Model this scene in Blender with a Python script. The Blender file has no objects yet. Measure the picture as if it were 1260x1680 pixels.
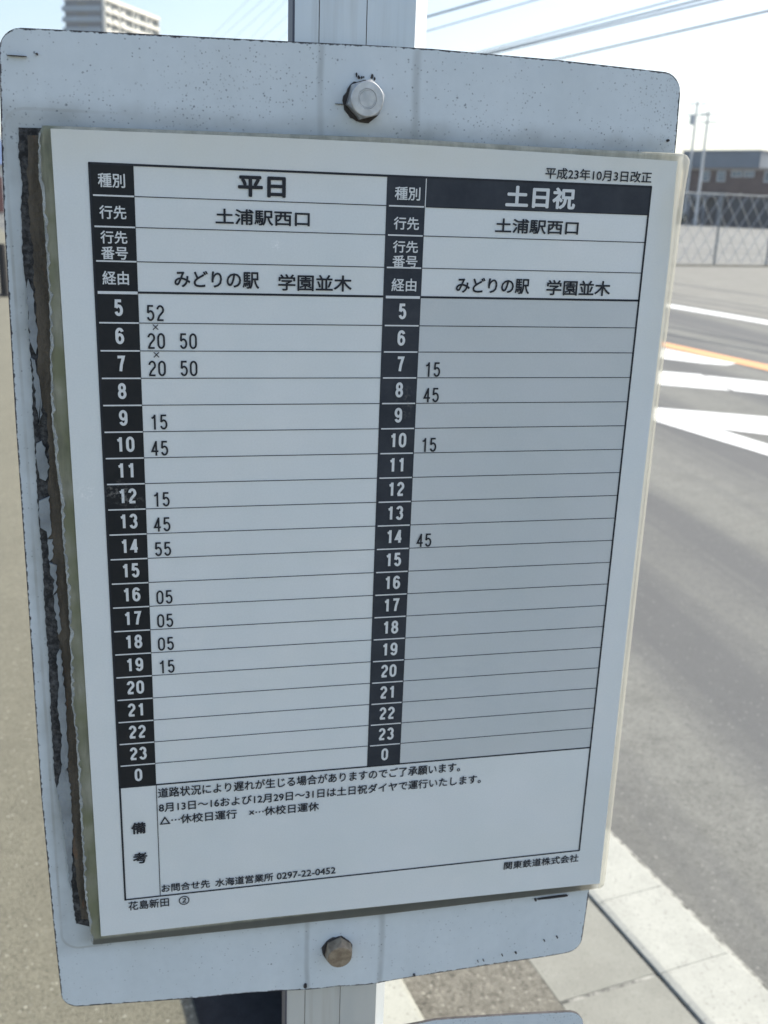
import bpy, bmesh, math, random
from mathutils import Vector, Matrix
random.seed(7)
scene = bpy.context.scene
COL = scene.collection
RAD = math.radians

# ------------------------------------------------------------ camera
EYE = 1.35                      # eye height over the pavement
CAM = Vector((0.0066019, -0.3404278, EYE))
BZ = EYE - 0.0317118            # height of the timetable's origin line
cam_d = bpy.data.cameras.new("camera")
cam = bpy.data.objects.new("camera", cam_d)
COL.objects.link(cam)
right = Vector((0.97663185, -0.21202127, 0.03517396))
fwd = Vector((0.21281313, 0.93116733, -0.29603713))
right.normalize(); fwd = (fwd - right * fwd.dot(right)).normalized()
up = right.cross(fwd)
m = Matrix((right, up, -fwd)).transposed().to_4x4()
m.translation = CAM
cam.matrix_world = m
cam_d.sensor_fit = 'VERTICAL'
cam_d.sensor_height = 36.0
cam_d.sensor_width = 27.0
cam_d.lens = 35.2154
cam_d.clip_start = 0.01
cam_d.clip_end = 5000
cam_d.dof.use_dof = True
cam_d.dof.focus_distance = 0.342
cam_d.dof.aperture_fstop = 25.0
scene.camera = cam

# ------------------------------------------------------------ light
SUN_AZ, SUN_EL = 74.0, 42.0     # azimuth from +Y towards +X
world = bpy.data.worlds.new("World")
scene.world = world
world.use_nodes = True
wn = world.node_tree.nodes; wl = world.node_tree.links
sky = wn.new("ShaderNodeTexSky")
sky.sky_type = 'NISHITA'
sky.sun_disc = False
sky.sun_elevation = RAD(SUN_EL)
sky.sun_rotation = RAD(SUN_AZ)
sky.air_density = 1.0
sky.dust_density = 2.0
sky.ozone_density = 1.0
wl.new(sky.outputs[0], wn["Background"].inputs[0])
wn["Background"].inputs[1].default_value = 0.12
sun_d = bpy.data.lights.new("sun", 'SUN')
sun_d.energy = 3.6
sun_d.angle = RAD(0.53)
sun_d.color = (1.0, 0.955, 0.84)
sun = bpy.data.objects.new("sun", sun_d)
COL.objects.link(sun)
sdir = Vector((math.sin(RAD(SUN_AZ)) * math.cos(RAD(SUN_EL)), math.cos(RAD(SUN_AZ)) * math.cos(RAD(SUN_EL)), math.sin(RAD(SUN_EL))))
sun.rotation_euler = sdir.to_track_quat('Z', 'Y').to_euler()
sun.location = sdir * 30
vs = scene.view_settings
vs.view_transform = 'Standard'; vs.look = 'None'; vs.gamma = 1.0; vs.use_curve_mapping = False
vs.exposure = 0.98

# ------------------------------------------------------------ materials
class N:
    """small wrapper round a node tree"""
    def __init__(s, name):
        s.mat = bpy.data.materials.new(name); s.mat.use_nodes = True
        s.t = s.mat.node_tree; s.b = s.t.nodes["Principled BSDF"]
        s._obj = None
    def new(s, kind, **kw):
        n = s.t.nodes.new(kind)
        for k, v in kw.items(): setattr(n, k, v)
        return n
    def put(s, sock, v):
        if hasattr(v, "is_output") or isinstance(v, bpy.types.NodeSocket): s.t.links.new(v, sock)
        elif isinstance(v, (tuple, list)) and len(v) == 3 and sock.type == 'RGBA': sock.default_value = (*v, 1)
        else: sock.default_value = v
    def obj(s):
        if s._obj is None: s._obj = s.new("ShaderNodeTexCoord").outputs["Object"]
        return s._obj
    def scaled(s, sc, rz=0.0):
        mp = s.new("ShaderNodeMapping"); s.t.links.new(s.obj(), mp.inputs[0])
        mp.inputs["Scale"].default_value = sc if isinstance(sc, tuple) else (sc, sc, sc)
        mp.inputs["Rotation"].default_value = (0, 0, rz)
        return mp.outputs[0]
    def noise(s, scale, detail=4.0, rough=0.55, dist=0.0, vec=None):
        n = s.new("ShaderNodeTexNoise")
        s.t.links.new(vec if vec is not None else s.obj(), n.inputs["Vector"])
        n.inputs["Scale"].default_value = scale; n.inputs["Detail"].default_value = detail
        n.inputs["Roughness"].default_value = rough; n.inputs["Distortion"].default_value = dist
        return n.outputs["Fac"]
    def voro(s, scale, out="Distance", vec=None, rnd=1.0):
        n = s.new("ShaderNodeTexVoronoi")
        s.t.links.new(vec if vec is not None else s.obj(), n.inputs["Vector"])
        n.inputs["Scale"].default_value = scale; n.inputs["Randomness"].default_value = rnd
        return n.outputs[out]
    def ramp(s, fac, a, b, smooth=False):
        n = s.new("ShaderNodeMapRange"); n.clamp = True
        if smooth: n.interpolation_type = 'SMOOTHSTEP'
        s.put(n.inputs[0], fac); n.inputs[1].default_value = a; n.inputs[2].default_value = b
        return n.outputs[0]
    def math(s, op, a, b=0.0):
        n = s.new("ShaderNodeMath", operation=op); s.put(n.inputs[0], a); s.put(n.inputs[1], b)
        return n.outputs[0]
    def mix(s, f, a, b):
        n = s.new("ShaderNodeMix", data_type='RGBA')
        s.put(n.inputs[0], f); s.put(n.inputs[6], a); s.put(n.inputs[7], b)
        return n.outputs[2]
    def sep(s):
        n = s.new("ShaderNodeSeparateXYZ"); s.t.links.new(s.obj(), n.inputs[0]); return n.outputs
    def bump(s, h, strength=0.3, dist=0.01):
        n = s.new("ShaderNodeBump"); n.inputs["Strength"].default_value = strength; n.inputs["Distance"].default_value = dist
        s.put(n.inputs["Height"], h); s.t.links.new(n.outputs[0], s.b.inputs["Normal"])
    def fin(s, col=None, rough=None, metal=None, spec=None, coat=None):
        if col is not None: s.put(s.b.inputs["Base Color"], col)
        if rough is not None: s.put(s.b.inputs["Roughness"], rough)
        if metal is not None: s.put(s.b.inputs["Metallic"], metal)
        if spec is not None: s.put(s.b.inputs["Specular IOR Level"], spec)
        if coat is not None: s.b.inputs["Coat Weight"].default_value = coat; s.b.inputs["Coat Roughness"].default_value = 0.12
        return s.mat

def plain(name, col, rough=0.6, var=0.12, scale=6.0, metal=0.0, bump=0.0, coat=None):
    n = N(name)
    f = n.ramp(n.noise(scale, 5), 0.3, 0.7)
    c = n.mix(f, tuple(v * (1 - var) for v in col), tuple(min(1, v * (1 + var)) for v in col))
    if bump: n.bump(n.noise(scale * 5, 4), bump, 0.005)
    return n.fin(c, rough, metal, coat=coat)

M = {}
# --- board paint: white enamel with pin-prick rust spots, grime and chipped edges
def panel_material(name, zspot, grime=True, rimw=1.0):
    n = N(name)
    x, y, z = n.sep()
    at_ = n.new("ShaderNodeAttribute"); at_.attribute_name = "edge_mm"; ed = at_.outputs["Fac"]
    base = n.mix(n.ramp(n.noise(14, 5), 0.1, 0.9), (0.62, 0.685, 0.72), (0.75, 0.80, 0.825))
    st = n.ramp(n.noise(1.0, 4, vec=n.scaled((60, 60, 5))), 0.4, 0.9)
    base = n.mix(n.math('MULTIPLY', st, 0.25), base, (0.44, 0.48, 0.48))
    mott = n.ramp(n.noise(240, 4, 0.65), 0.2, 0.8)
    base = n.mix(n.math('MULTIPLY', mott, 0.16), base, (0.38, 0.43, 0.45))
    if grime:
        sx = n.math('SUBTRACT', n.math('ABSOLUTE', n.math('SUBTRACT', x, 0.0805)), 0.1175)
        sz = n.math('SUBTRACT', n.math('ABSOLUTE', n.math('SUBTRACT', z, -0.1005)), 0.1535)
        dd = n.math('MAXIMUM', sx, sz)
        dd = n.math('ADD', dd, n.math('MULTIPLY', n.math('SUBTRACT', n.noise(90, 4), 0.5), 0.006))
        g = n.math('MULTIPLY', n.ramp(dd, 0.0065, -0.001, True), n.ramp(n.noise(35, 4), 0.15, 0.7))
        base = n.mix(n.math('MULTIPLY', g, 0.62), base, (0.22, 0.225, 0.20))
        # the outline left by an older pocket with rounded corners
        r_ = 0.007
        qx = n.math('MAXIMUM', n.math('SUBTRACT', n.math('ABSOLUTE', n.math('SUBTRACT', x, 0.0805)), 0.119 - r_), 0.0)
        qz = n.math('MAXIMUM', n.math('SUBTRACT', n.math('ABSOLUTE', n.math('SUBTRACT', z, -0.1005)), 0.1555 - r_), 0.0)
        sd = n.math('SUBTRACT', n.math('SQRT', n.math('ADD', n.math('MULTIPLY', qx, qx), n.math('MULTIPLY', qz, qz))), r_)
        ln_ = n.ramp(n.math('ABSOLUTE', sd), 0.0007, 0.0002, True)
        base = n.mix(n.math('MULTIPLY', n.math('MULTIPLY', n.math('MULTIPLY', ln_, n.ramp(x, 0.0, -0.025)), n.ramp(n.noise(60, 3), 0.25, 0.75)), 0.5), base, (0.30, 0.29, 0.25))
        for cx, w, k_ in ((0.0594, 0.0009, 0.55), (0.0912, 0.0012, 0.5)):
            l = n.ramp(n.math('ABSOLUTE', n.math('SUBTRACT', n.math('ADD', x, n.math('MULTIPLY', n.math('SUBTRACT', n.noise(40, 2), 0.5), 0.002)), cx)), w * 1.8, 0.0002, True)
            base = n.mix(n.math('MULTIPLY', n.math('MULTIPLY', l, n.ramp(n.noise(50, 3), 0.2, 0.8)), k_), base, (0.22, 0.23, 0.22))
    zt = n.ramp(z, zspot - 0.085, zspot - 0.02)
    dens = n.math('ADD', n.math('MULTIPLY', zt, n.ramp(n.noise(19, 4, 0.65), 0.42, 0.66)), 0.09)
    wob = n.new("ShaderNodeVectorMath", operation='MULTIPLY_ADD')
    nz = n.new("ShaderNodeTexNoise"); n.t.links.new(n.obj(), nz.inputs["Vector"]); nz.inputs["Scale"].default_value = 1500
    n.t.links.new(nz.outputs["Color"], wob.inputs[0]); wob.inputs[1].default_value = (0.0006,)*3; n.t.links.new(n.obj(), wob.inputs[2])
    for sc, thr, prob, kk in ((950, 0.34, 0.95, 0.62), (600, 0.26, 0.5, 0.70), (360, 0.18, 0.14, 0.78)):
        d = n.voro(sc, vec=wob.outputs[0])
        rnd = n.new("ShaderNodeSeparateColor"); n.t.links.new(n.voro(sc, "Color", vec=wob.outputs[0]), rnd.inputs[0])
        on = n.math('LESS_THAN', rnd.outputs[0], n.math('MULTIPLY', dens, prob))
        spot = n.math('MULTIPLY', n.ramp(d, thr, thr * 0.4), on)
        spot = n.math('MULTIPLY', spot, n.ramp(rnd.outputs[1], -0.4, 1.0))
        base = n.mix(n.math('MULTIPLY', spot, kk), base, (0.09, 0.105, 0.12))
    chip = n.ramp(n.math('ADD', ed, n.math('MULTIPLY', n.math('SUBTRACT', n.noise(420, 4, 0.7), 0.5), 2.0 * rimw)), 0.55 * rimw, 0.22 * rimw)
    base = n.mix(chip, base, (0.04, 0.04, 0.048))
    n.bump(n.noise(40, 2), 0.08, 0.002)
    return n.fin(base, 0.5, spec=0.35)
M['panel'] = panel_material("weathered_white_enamel", 0.079)
M['panel_low'] = panel_material("lower_white_enamel", -0.320, False, 0.25)
M['rim'] = plain("rusted_rim", (0.05, 0.045, 0.045), 0.8, 0.4, 200)

# --- pole
n = N("pale_painted_pole")
x, y, z = n.sep()
c = n.mix(n.ramp(n.noise(9, 4, vec=n.scaled((6, 6, 0.8))), 0.3, 0.7), (0.58, 0.625, 0.655), (0.67, 0.70, 0.715))
c = n.mix(n.math('MULTIPLY', n.ramp(n.noise(1, 5, vec=n.scaled((220, 220, 7))), 0.52, 0.78), 0.4), c, (0.30, 0.28, 0.25))
c = n.mix(n.math('MULTIPLY', n.ramp(x, 0.0092, 0.0083), 0.35), c, (0.50, 0.47, 0.47))
n.bump(n.noise(60, 3), 0.12, 0.002)
M['pole'] = n.fin(c, 0.30, 0.45)
M['groove'] = plain("dirty_groove", (0.40, 0.375, 0.35), 0.8, 0.5, 60)

M['dark_side'] = plain("shaded_post_side", (0.05, 0.055, 0.085), 0.5, 0.3, 30)  # shade on the post's left side, put into the colour
# --- bolt metals
n = N("galvanised_bolt")
c = n.mix(n.ramp(n.noise(300, 4), 0.3, 0.7), (0.42, 0.43, 0.44), (0.62, 0.62, 0.62))
n.bump(n.noise(700, 3), 0.15, 0.0006)
M['bolt'] = n.fin(c, 0.36, 0.75)
n = N("brown_bolt")
c = n.mix(n.ramp(n.noise(330, 4), 0.35, 0.65), (0.24, 0.19, 0.14), (0.40, 0.34, 0.26))
n.bump(n.noise(600, 3), 0.3, 0.0008)
M['bolt_brown'] = n.fin(c, 0.55, 0.45)  # browner, duller metal for the lower bolt
M['seal'] = plain("dark_dirt_ring", (0.055, 0.05, 0.048), 0.9, 0.4, 300)

# --- sleeve, paper, ink
n = N("yellowed_clear_sleeve")
x, y, z = n.sep()
mot = n.ramp(n.noise(1, 5, 0.65, vec=n.scaled((320, 320, 55))), 0.34, 0.66)
c = n.mix(mot, (0.36, 0.36, 0.29), (0.66, 0.645, 0.54))
leftish = n.ramp(x, -0.020, -0.024)
c = n.mix(n.math('MULTIPLY', leftish, n.ramp(n.noise(70, 4), 0.3, 0.62)), c, (0.27, 0.285, 0.175))
low = n.ramp(z, -0.2485, -0.2498)
dkp = n.math('MULTIPLY', n.ramp(x, -0.018, -0.024), n.ramp(n.noise(1, 5, 0.7, vec=n.scaled((200, 200, 38))), 0.52, 0.70))
c = n.mix(n.math('MULTIPLY', dkp, 0.75), c, (0.075, 0.08, 0.06))
c = n.mix(n.math('MULTIPLY', low, 0.92), c, (0.085, 0.095, 0.095))
rightish = n.ramp(x, 0.1835, 0.1865)
c = n.mix(rightish, c, (0.62, 0.63, 0.60))
crack = n.ramp(n.voro(42, vec=n.scaled((1, 1, 2.6))), 0.04, 0.0)
c = n.mix(n.math('MULTIPLY', crack, 0.7), c, (0.06, 0.055, 0.045))
tr = n.new("ShaderNodeBsdfTranslucent"); n.put(tr.inputs[0], (0.80, 0.79, 0.73))
tp = n.new("ShaderNodeBsdfTransparent"); n.put(tp.inputs[0], (0.93, 0.92, 0.88))
m1 = n.new("ShaderNodeMixShader"); m2 = n.new("ShaderNodeMixShader")
n.fin(c, 0.28)
n.t.links.new(n.b.outputs[0], m1.inputs[1]); n.t.links.new(tr.outputs[0], m1.inputs[2]); n.put(m1.inputs[0], n.math('ADD', 0.35, n.math('MULTIPLY', rightish, 0.25)))
n.put(m2.inputs[0], n.math('ADD', n.math('MULTIPLY', n.ramp(x, 0.1869, 0.1876), 0.58), 0.08)); n.t.links.new(m1.outputs[0], m2.inputs[1]); n.t.links.new(tp.outputs[0], m2.inputs[2])
n.t.links.new(m2.outputs[0], n.t.nodes["Material Output"].inputs[0])
M['sleeve'] = n.mat

def scuff(n, sx, sz, rx, rz, sc):
    x, y, z = n.sep()
    u = n.math('DIVIDE', n.math('SUBTRACT', x, sx), rx); w = n.math('DIVIDE', n.math('SUBTRACT', z, sz), rz)
    d = n.math('SQRT', n.math('ADD', n.math('MULTIPLY', u, u), n.math('MULTIPLY', w, w)))
    return n.math('MULTIPLY', n.ramp(d, 1.0, 0.3), n.ramp(n.noise(sc, 4, 0.7), 0.5, 0.62))
def paper_mat(name, a, b, spk=True):
    n = N(name)
    c = n.mix(n.ramp(n.noise(10, 4), 0.3, 0.7), a, b)
    c = n.mix(n.math('MULTIPLY', n.ramp(n.noise(26, 4, 0.6), 0.3, 0.75), 0.5), c, (a[0]*0.93, a[1]*0.97, a[2]*0.955))
    fine = n.ramp(n.noise(1500, 2), 0.3, 0.7)
    c = n.mix(n.math('MULTIPLY', fine, 0.10), c, tuple(v * 0.6 for v in a))
    if spk:      # the laminate has yellowed along its top and at its upper right corner
        x, y, z = n.sep()
        yl = n.math('MAXIMUM', n.ramp(z, 0.030, 0.050, True), n.math('MULTIPLY', n.ramp(x, 0.172, 0.188, True), n.ramp(z, -0.06, 0.04, True)))
        yl = n.math('MULTIPLY', yl, n.ramp(n.noise(18, 4, 0.6), 0.1, 0.7))
        c = n.mix(n.math('MULTIPLY', yl, 0.7), c, (0.70, 0.685, 0.59))
        d = n.voro(55)
        rnd = n.new("ShaderNodeSeparateColor"); n.t.links.new(n.voro(55, "Color"), rnd.inputs[0])
        s = n.math('MULTIPLY', n.ramp(d, 0.035, 0.015), n.math('LESS_THAN', rnd.outputs[0], 0.14))
        c = n.mix(n.math('MULTIPLY', s, 0.7), c, (0.15, 0.15, 0.15))
    if spk:
        for sx, sz, rx, rz, k in ((0.0445, 0.0165, 0.0022, 0.0022, 0.9), (0.0215, 0.0178, 0.0008, 0.0012, 0.6), (-0.0195, -0.0665, 0.0042, 0.0034, 0.75)):
            c = n.mix(n.math('MULTIPLY', scuff(n, sx, sz, rx, rz, 700), k), c, (0.93, 0.94, 0.93))
    n.bump(n.noise(11, 3), 0.16, 0.02)
    return n.fin(c, 0.5, spec=0.3, coat=0.22)
M['paper'] = paper_mat("laminated_white_paper", (0.745, 0.775, 0.775), (0.81, 0.83, 0.82))
M['paper_grey'] = paper_mat("grey_printed_cell", (0.59, 0.62, 0.625), (0.64, 0.665, 0.665))
def ink_mat(name, a, b):
    n = N(name)
    c = n.mix(n.ramp(n.noise(60, 5, 0.7), 0.35, 0.75), a, b)
    for sx, sz, rx, rz, k in ((-0.0088, -0.0665, 0.0060, 0.0050, 0.5), (-0.0045, -0.0700, 0.0045, 0.0035, 0.35), (0.0905, -0.036, 0.004, 0.007, 0.25)):
        c = n.mix(n.math('MULTIPLY', scuff(n, sx, sz, rx, rz, 500), k), c, (0.30, 0.29, 0.27))
    n.bump(n.noise(11, 3), 0.16, 0.02)
    return n.fin(c, 0.45, spec=0.16, coat=0.22)
M['ink'] = ink_mat("black_print", (0.018, 0.022, 0.03), (0.028, 0.032, 0.042))
M['cell'] = ink_mat("black_header_print", (0.010, 0.014, 0.019), (0.022, 0.024, 0.028))
M['cell_faded'] = ink_mat("faded_black_print", (0.026, 0.033, 0.045), (0.050, 0.057, 0.071))
M['white_print'] = ink_mat("unprinted_white", (0.68, 0.70, 0.70), (0.76, 0.775, 0.77))
# --- residue
n = N("brown_adhesive_residue")
c = n.mix(n.ramp(n.noise(1, 5, 0.7, vec=n.scaled((260, 260, 40))), 0.32, 0.68), (0.06, 0.050, 0.038), (0.15, 0.125, 0.095))
c = n.mix(n.math('MULTIPLY', n.ramp(n.noise(120, 3, vec=n.scaled((2, 2, 0.4))), 0.60, 0.72), 0.7), c, (0.22, 0.10, 0.05))
n.bump(n.noise(500, 4), 0.5, 0.0015)
M['residue'] = n.fin(c, 0.85)
n = N("bare_dark_undercoat")
c = n.mix(n.ramp(n.noise(420, 4, 0.7), 0.42, 0.66), (0.020, 0.020, 0.021), (0.10, 0.10, 0.10))
n.bump(n.noise(700, 3), 0.5, 0.001)
M['bare'] = n.fin(c, 0.9)
M['flake'] = plain("grey_paint_flake", (0.27, 0.295, 0.31), 0.7, 0.2, 120, bump=0.2)
M['lip'] = plain("yellowed_glue_lip", (0.34, 0.36, 0.35), 0.7, 0.3, 160, bump=0.3)

# --- ground
def ground_mat(name, a, b, speck, scale, rz=0.0, streak=None, bump=0.5, speckp=0.2, cell=120.0, patch=0.3, grain=0.5):
    n = N(name)
    c = n.mix(n.ramp(n.noise(scale, 6, 0.65), 0.28, 0.72), a, b)
    c = n.mix(n.math('MULTIPLY', n.ramp(n.noise(0.7, 5), 0.35, 0.7), 0.25), c, tuple(v * 0.72 for v in a))
    c = n.mix(n.math('MULTIPLY', n.ramp(n.noise(5.5, 6, 0.7), 0.48, 0.72), patch), c, tuple(v * 0.62 for v in a))
    c = n.mix(n.math('MULTIPLY', n.ramp(n.noise(cell * 0.9, 3, 0.7), 0.5, 0.72), grain), c, tuple(v * 0.5 for v in a))
    c = n.mix(n.math('MULTIPLY', n.ramp(n.noise(cell * 1.3, 3, 0.7), 0.56, 0.75), grain), c, tuple(min(1, v * 1.45) for v in b))
    if streak:
        w = n.noise(1.0, 5, 0.6, vec=n.scaled((1.7, 0.045, 1), rz))
        c = n.mix(n.math('MULTIPLY', n.ramp(w, 0.44, 0.62), 0.85), c, streak)
    rnd = n.new("ShaderNodeSeparateColor"); n.t.links.new(n.voro(cell, "Color"), rnd.inputs[0])
    on = n.math('MULTIPLY', n.math('LESS_THAN', rnd.outputs[0], speckp), n.ramp(n.voro(cell), 0.42, 0.25))
    c = n.mix(n.math('MULTIPLY', on, 0.75), c, speck)
    dk = n.math('MULTIPLY', n.math('GREATER_THAN', rnd.outputs[1], 0.86), n.ramp(n.voro(cell), 0.45, 0.25))
    c = n.mix(n.math('MULTIPLY', dk, 0.55), c, tuple(v * 0.45 for v in a))
    n.bump(n.noise(cell * 1.6, 4, 0.7), bump, 0.004)
    return n.fin(c, 0.88)
TH = math.atan2(0.17, 1.0)
M['pavement'] = ground_mat("beige_pavement", (0.166, 0.156, 0.114), (0.218, 0.206, 0.152), (0.42, 0.41, 0.33), 34, speckp=0.06, cell=125, bump=1.0, grain=0.95)
M['gravel'] = ground_mat("rough_gravel_patch", (0.12, 0.112, 0.09), (0.27, 0.255, 0.21), (0.36, 0.345, 0.29), 45, bump=1.0, speckp=0.2, cell=110, patch=0.5, grain=0.9)
M['road'] = ground_mat("worn_grey_asphalt", (0.152, 0.153, 0.138), (0.200, 0.200, 0.181), (0.26, 0.26, 0.24), 26, rz=-TH, streak=(0.088, 0.090, 0.092), speckp=0.05, cell=105, patch=0.5, grain=0.75)
M['side_road'] = ground_mat("pale_dusty_asphalt", (0.185, 0.18, 0.158), (0.225, 0.22, 0.195), (0.28, 0.27, 0.24), 3, speckp=0.1, cell=60)
M['lot'] = ground_mat("pale_concrete_lot", (0.13, 0.13, 0.118), (0.25, 0.248, 0.23), (0.32, 0.315, 0.29), 0.3, speckp=0.1, cell=20)
M['slab'] = ground_mat("grey_concrete_slab", (0.232, 0.23, 0.198), (0.282, 0.28, 0.243), (0.34, 0.33, 0.30), 12, bump=0.25, speckp=0.04, cell=260, patch=0.2, grain=0.3)
M['kerb'] = ground_mat("whitened_concrete_kerb", (0.36, 0.36, 0.32), (0.45, 0.45, 0.40), (0.31, 0.31, 0.27), 16, bump=0.2, speckp=0.04, cell=160, patch=0.22, grain=0.3)
M['block'] = ground_mat("pale_concrete_block", (0.37, 0.365, 0.31), (0.44, 0.435, 0.37), (0.32, 0.31, 0.27), 14, bump=0.2, speckp=0.04, cell=160, patch=0.22, grain=0.3)
def broken(name, a, b, sc, lo, hi):
    n = N(name)
    return n.fin(n.mix(n.ramp(n.noise(sc, 4, 0.7), lo, hi), a, b), 0.95)
M['crack'] = broken("dirt_filled_crack", (0.045, 0.042, 0.034), (0.25, 0.245, 0.215), 22, 0.42, 0.62)
M['joint'] = broken("mortar_joint", (0.09, 0.09, 0.08), (0.36, 0.355, 0.315), 30, 0.40, 0.58)
def paint_mat(name, col, wear):
    n = N(name)
    c = n.mix(n.ramp(n.noise(5, 6, 0.7), 0.35, 0.75), col, tuple(v * wear for v in col))
    c = n.mix(n.math('MULTIPLY', n.ramp(n.noise(60, 4, 0.7), 0.62, 0.72), 0.5), c, (0.25, 0.25, 0.24))
    return n.fin(c, 0.7)
M['white_line'] = paint_mat("white_road_paint", (0.80, 0.80, 0.78), 0.85)
M['orange_line'] = paint_mat("orange_road_paint", (0.72, 0.36, 0.16), 0.9)
# --- far things
M['steel'] = plain("galvanised_steel", (0.46, 0.48, 0.49), 0.5, 0.12, 8, 0.3)
M['steel_dark'] = plain("grey_fence_post", (0.22, 0.24, 0.25), 0.55, 0.12, 8, 0.2)
M['footing'] = ground_mat("stained_footing", (0.17, 0.15, 0.10), (0.25, 0.24, 0.20), (0.5, 0.48, 0.42), 1.2, cell=30)
M['brown_wall'] = plain("brown_cladding", (0.105, 0.070, 0.062), 0.7, 0.25, 1.2)
M['fascia'] = plain("blue_grey_fascia", (0.15, 0.185, 0.225), 0.55, 0.12, 0.8)
M['glass'] = plain("dim_window_glass", (0.16, 0.20, 0.22), 0.15, 0.3, 0.8)
M['frame'] = plain("pale_window_frame", (0.45, 0.46, 0.46), 0.5, 0.08, 4)
M['shutter'] = plain("dark_ground_floor", (0.030, 0.040, 0.052), 0.6, 0.4, 0.9)
M['beige_trim'] = plain("beige_trim", (0.30, 0.26, 0.22), 0.6, 0.15, 2)
M['canopy'] = plain("grey_canopy", (0.17, 0.19, 0.21), 0.5, 0.1, 2)
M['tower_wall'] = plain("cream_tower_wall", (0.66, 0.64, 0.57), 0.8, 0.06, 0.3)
M['tower_side'] = plain("shaded_blue_tower_side", (0.05, 0.08, 0.11), 0.8, 0.12, 0.3)  # shade of the tower's left face, put into its blue-grey colour
M['tower_band'] = plain("shaded_blue_balcony", (0.20, 0.275, 0.33), 0.8, 0.08, 0.3)  # balconies of that face, their shade also in the colour
M['tower_glass'] = plain("tower_window_glass", (0.05, 0.065, 0.06), 0.35, 0.4, 0.6)
M['pole_concrete'] = plain("concrete_utility_pole", (0.62, 0.62, 0.60), 0.8, 0.1, 2)
M['cable'] = plain("black_cable", (0.12, 0.135, 0.16), 0.6, 0.2, 2)
M['cable_far'] = plain("grey_cable", (0.25, 0.27, 0.30), 0.6, 0.1, 2)
M['porcelain'] = plain("insulator_porcelain", (0.55, 0.55, 0.53), 0.3, 0.1, 6)
M['shade_dark'] = plain("near_black_shade", (0.022, 0.022, 0.023), 0.9, 0.3, 40, bump=0.6)  # near-black colour standing in for shade around the edging block
M['rubber'] = plain("black_rubber", (0.02, 0.02, 0.022), 0.7, 0.3, 20)
M['roof_blue'] = plain("blue_roof_tile", (0.10, 0.14, 0.24), 0.5, 0.2, 2)
M['house_wall'] = plain("white_house_wall", (0.62, 0.62, 0.60), 0.8, 0.06, 0.8)
M['red_door'] = plain("red_shop_door", (0.17, 0.075, 0.065), 0.5, 0.2, 2)
def leaf_mat():
    n = N("dark_green_leaves")
    c = n.mix(n.ramp(n.noise(5, 4), 0.3, 0.7), (0.025, 0.055, 0.022), (0.06, 0.10, 0.035))
    return n.fin(c, 0.6)
M['leaf'] = leaf_mat()
M['bark'] = plain("shrub_bark", (0.09, 0.065, 0.045), 0.9, 0.3, 8)

# ------------------------------------------------------------ mesh helpers
def link(name, bm, mat, parent=None, loc=None, smooth=False):
    bmesh.ops.recalc_face_normals(bm, faces=bm.faces)
    me = bpy.data.meshes.new(name); bm.to_mesh(me); bm.free()
    for mm in (mat if isinstance(mat, list) else [mat]): me.materials.append(mm)
    if smooth:
        for p in me.polygons: p.use_smooth = True
    o = bpy.data.objects.new(name, me); COL.objects.link(o)
    if parent: o.parent = parent
    if loc is not None: o.location = loc
    return o
def empty(name, label, cat, loc=(0, 0, 0), rz=0.0, group=None):
    o = bpy.data.objects.new(name, None); COL.objects.link(o)
    o.location = loc; o.rotation_euler = (0, 0, rz); o.empty_display_size = 0.05
    return tag(o, label, cat, group)
def tag(o, label, cat, group=None):
    o["label"] = label; o["category"] = cat
    if group: o["group"] = group
    return o
def struct(o):
    o["kind"] = "structure"; return o
def box(bm, x0, x1, y0, y1, z0, z1, mi=0, bev=0.0):
    vs_ = [bm.verts.new(p) for p in ((x0,y0,z0),(x1,y0,z0),(x1,y1,z0),(x0,y1,z0),(x0,y0,z1),(x1,y0,z1),(x1,y1,z1),(x0,y1,z1))]
    fs = [bm.faces.new([vs_[i] for i in q]) for q in ((0,3,2,1),(4,5,6,7),(0,1,5,4),(1,2,6,5),(2,3,7,6),(3,0,4,7))]
    for f_ in fs: f_.material_index = mi
    if bev:
        es = {e for f_ in fs for e in f_.edges}
        bmesh.ops.bevel(bm, geom=list(es), offset=bev, segments=2, affect='EDGES', profile=0.5)
    return vs_
def obox(bm, o, e, nrm, s0, s1, d0, d1, z0, z1, mi=0):
    """box in a facade's own axes: along e, out along nrm"""
    pts = []
    for z in (z0, z1):
        for s, d in ((s0, d0), (s1, d0), (s1, d1), (s0, d1)):
            p = o + e * s + nrm * d; pts.append((p.x, p.y, z))
    v = [bm.verts.new(p) for p in pts]
    for q in ((0,3,2,1),(4,5,6,7),(0,1,5,4),(1,2,6,5),(2,3,7,6),(3,0,4,7)):
        bm.faces.new([v[i] for i in q]).material_index = mi
def prism_y(bm, pts, y0, y1, mi=0):
    """polygon in x,z pushed from y0 (front) to y1"""
    a = [bm.verts.new((p[0], y0, p[1])) for p in pts]; b = [bm.verts.new((p[0], y1, p[1])) for p in pts]
    fs = [bm.faces.new(a), bm.faces.new(list(reversed(b)))]
    k = len(pts)
    for i in range(k): fs.append(bm.faces.new((a[i], b[i], b[(i+1) % k], a[(i+1) % k])))
    for f_ in fs: f_.material_index = mi
    return fs
def prism_z(bm, pts, z0, z1, mi=0):
    a = [bm.verts.new((p[0], p[1], z0)) for p in pts]; b = [bm.verts.new((p[0], p[1], z1)) for p in pts]
    bm.faces.new(list(reversed(a))).material_index = mi; bm.faces.new(b).material_index = mi
    k = len(pts)
    for i in range(k): bm.faces.new((a[i], a[(i+1) % k], b[(i+1) % k], b[i])).material_index = mi
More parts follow.
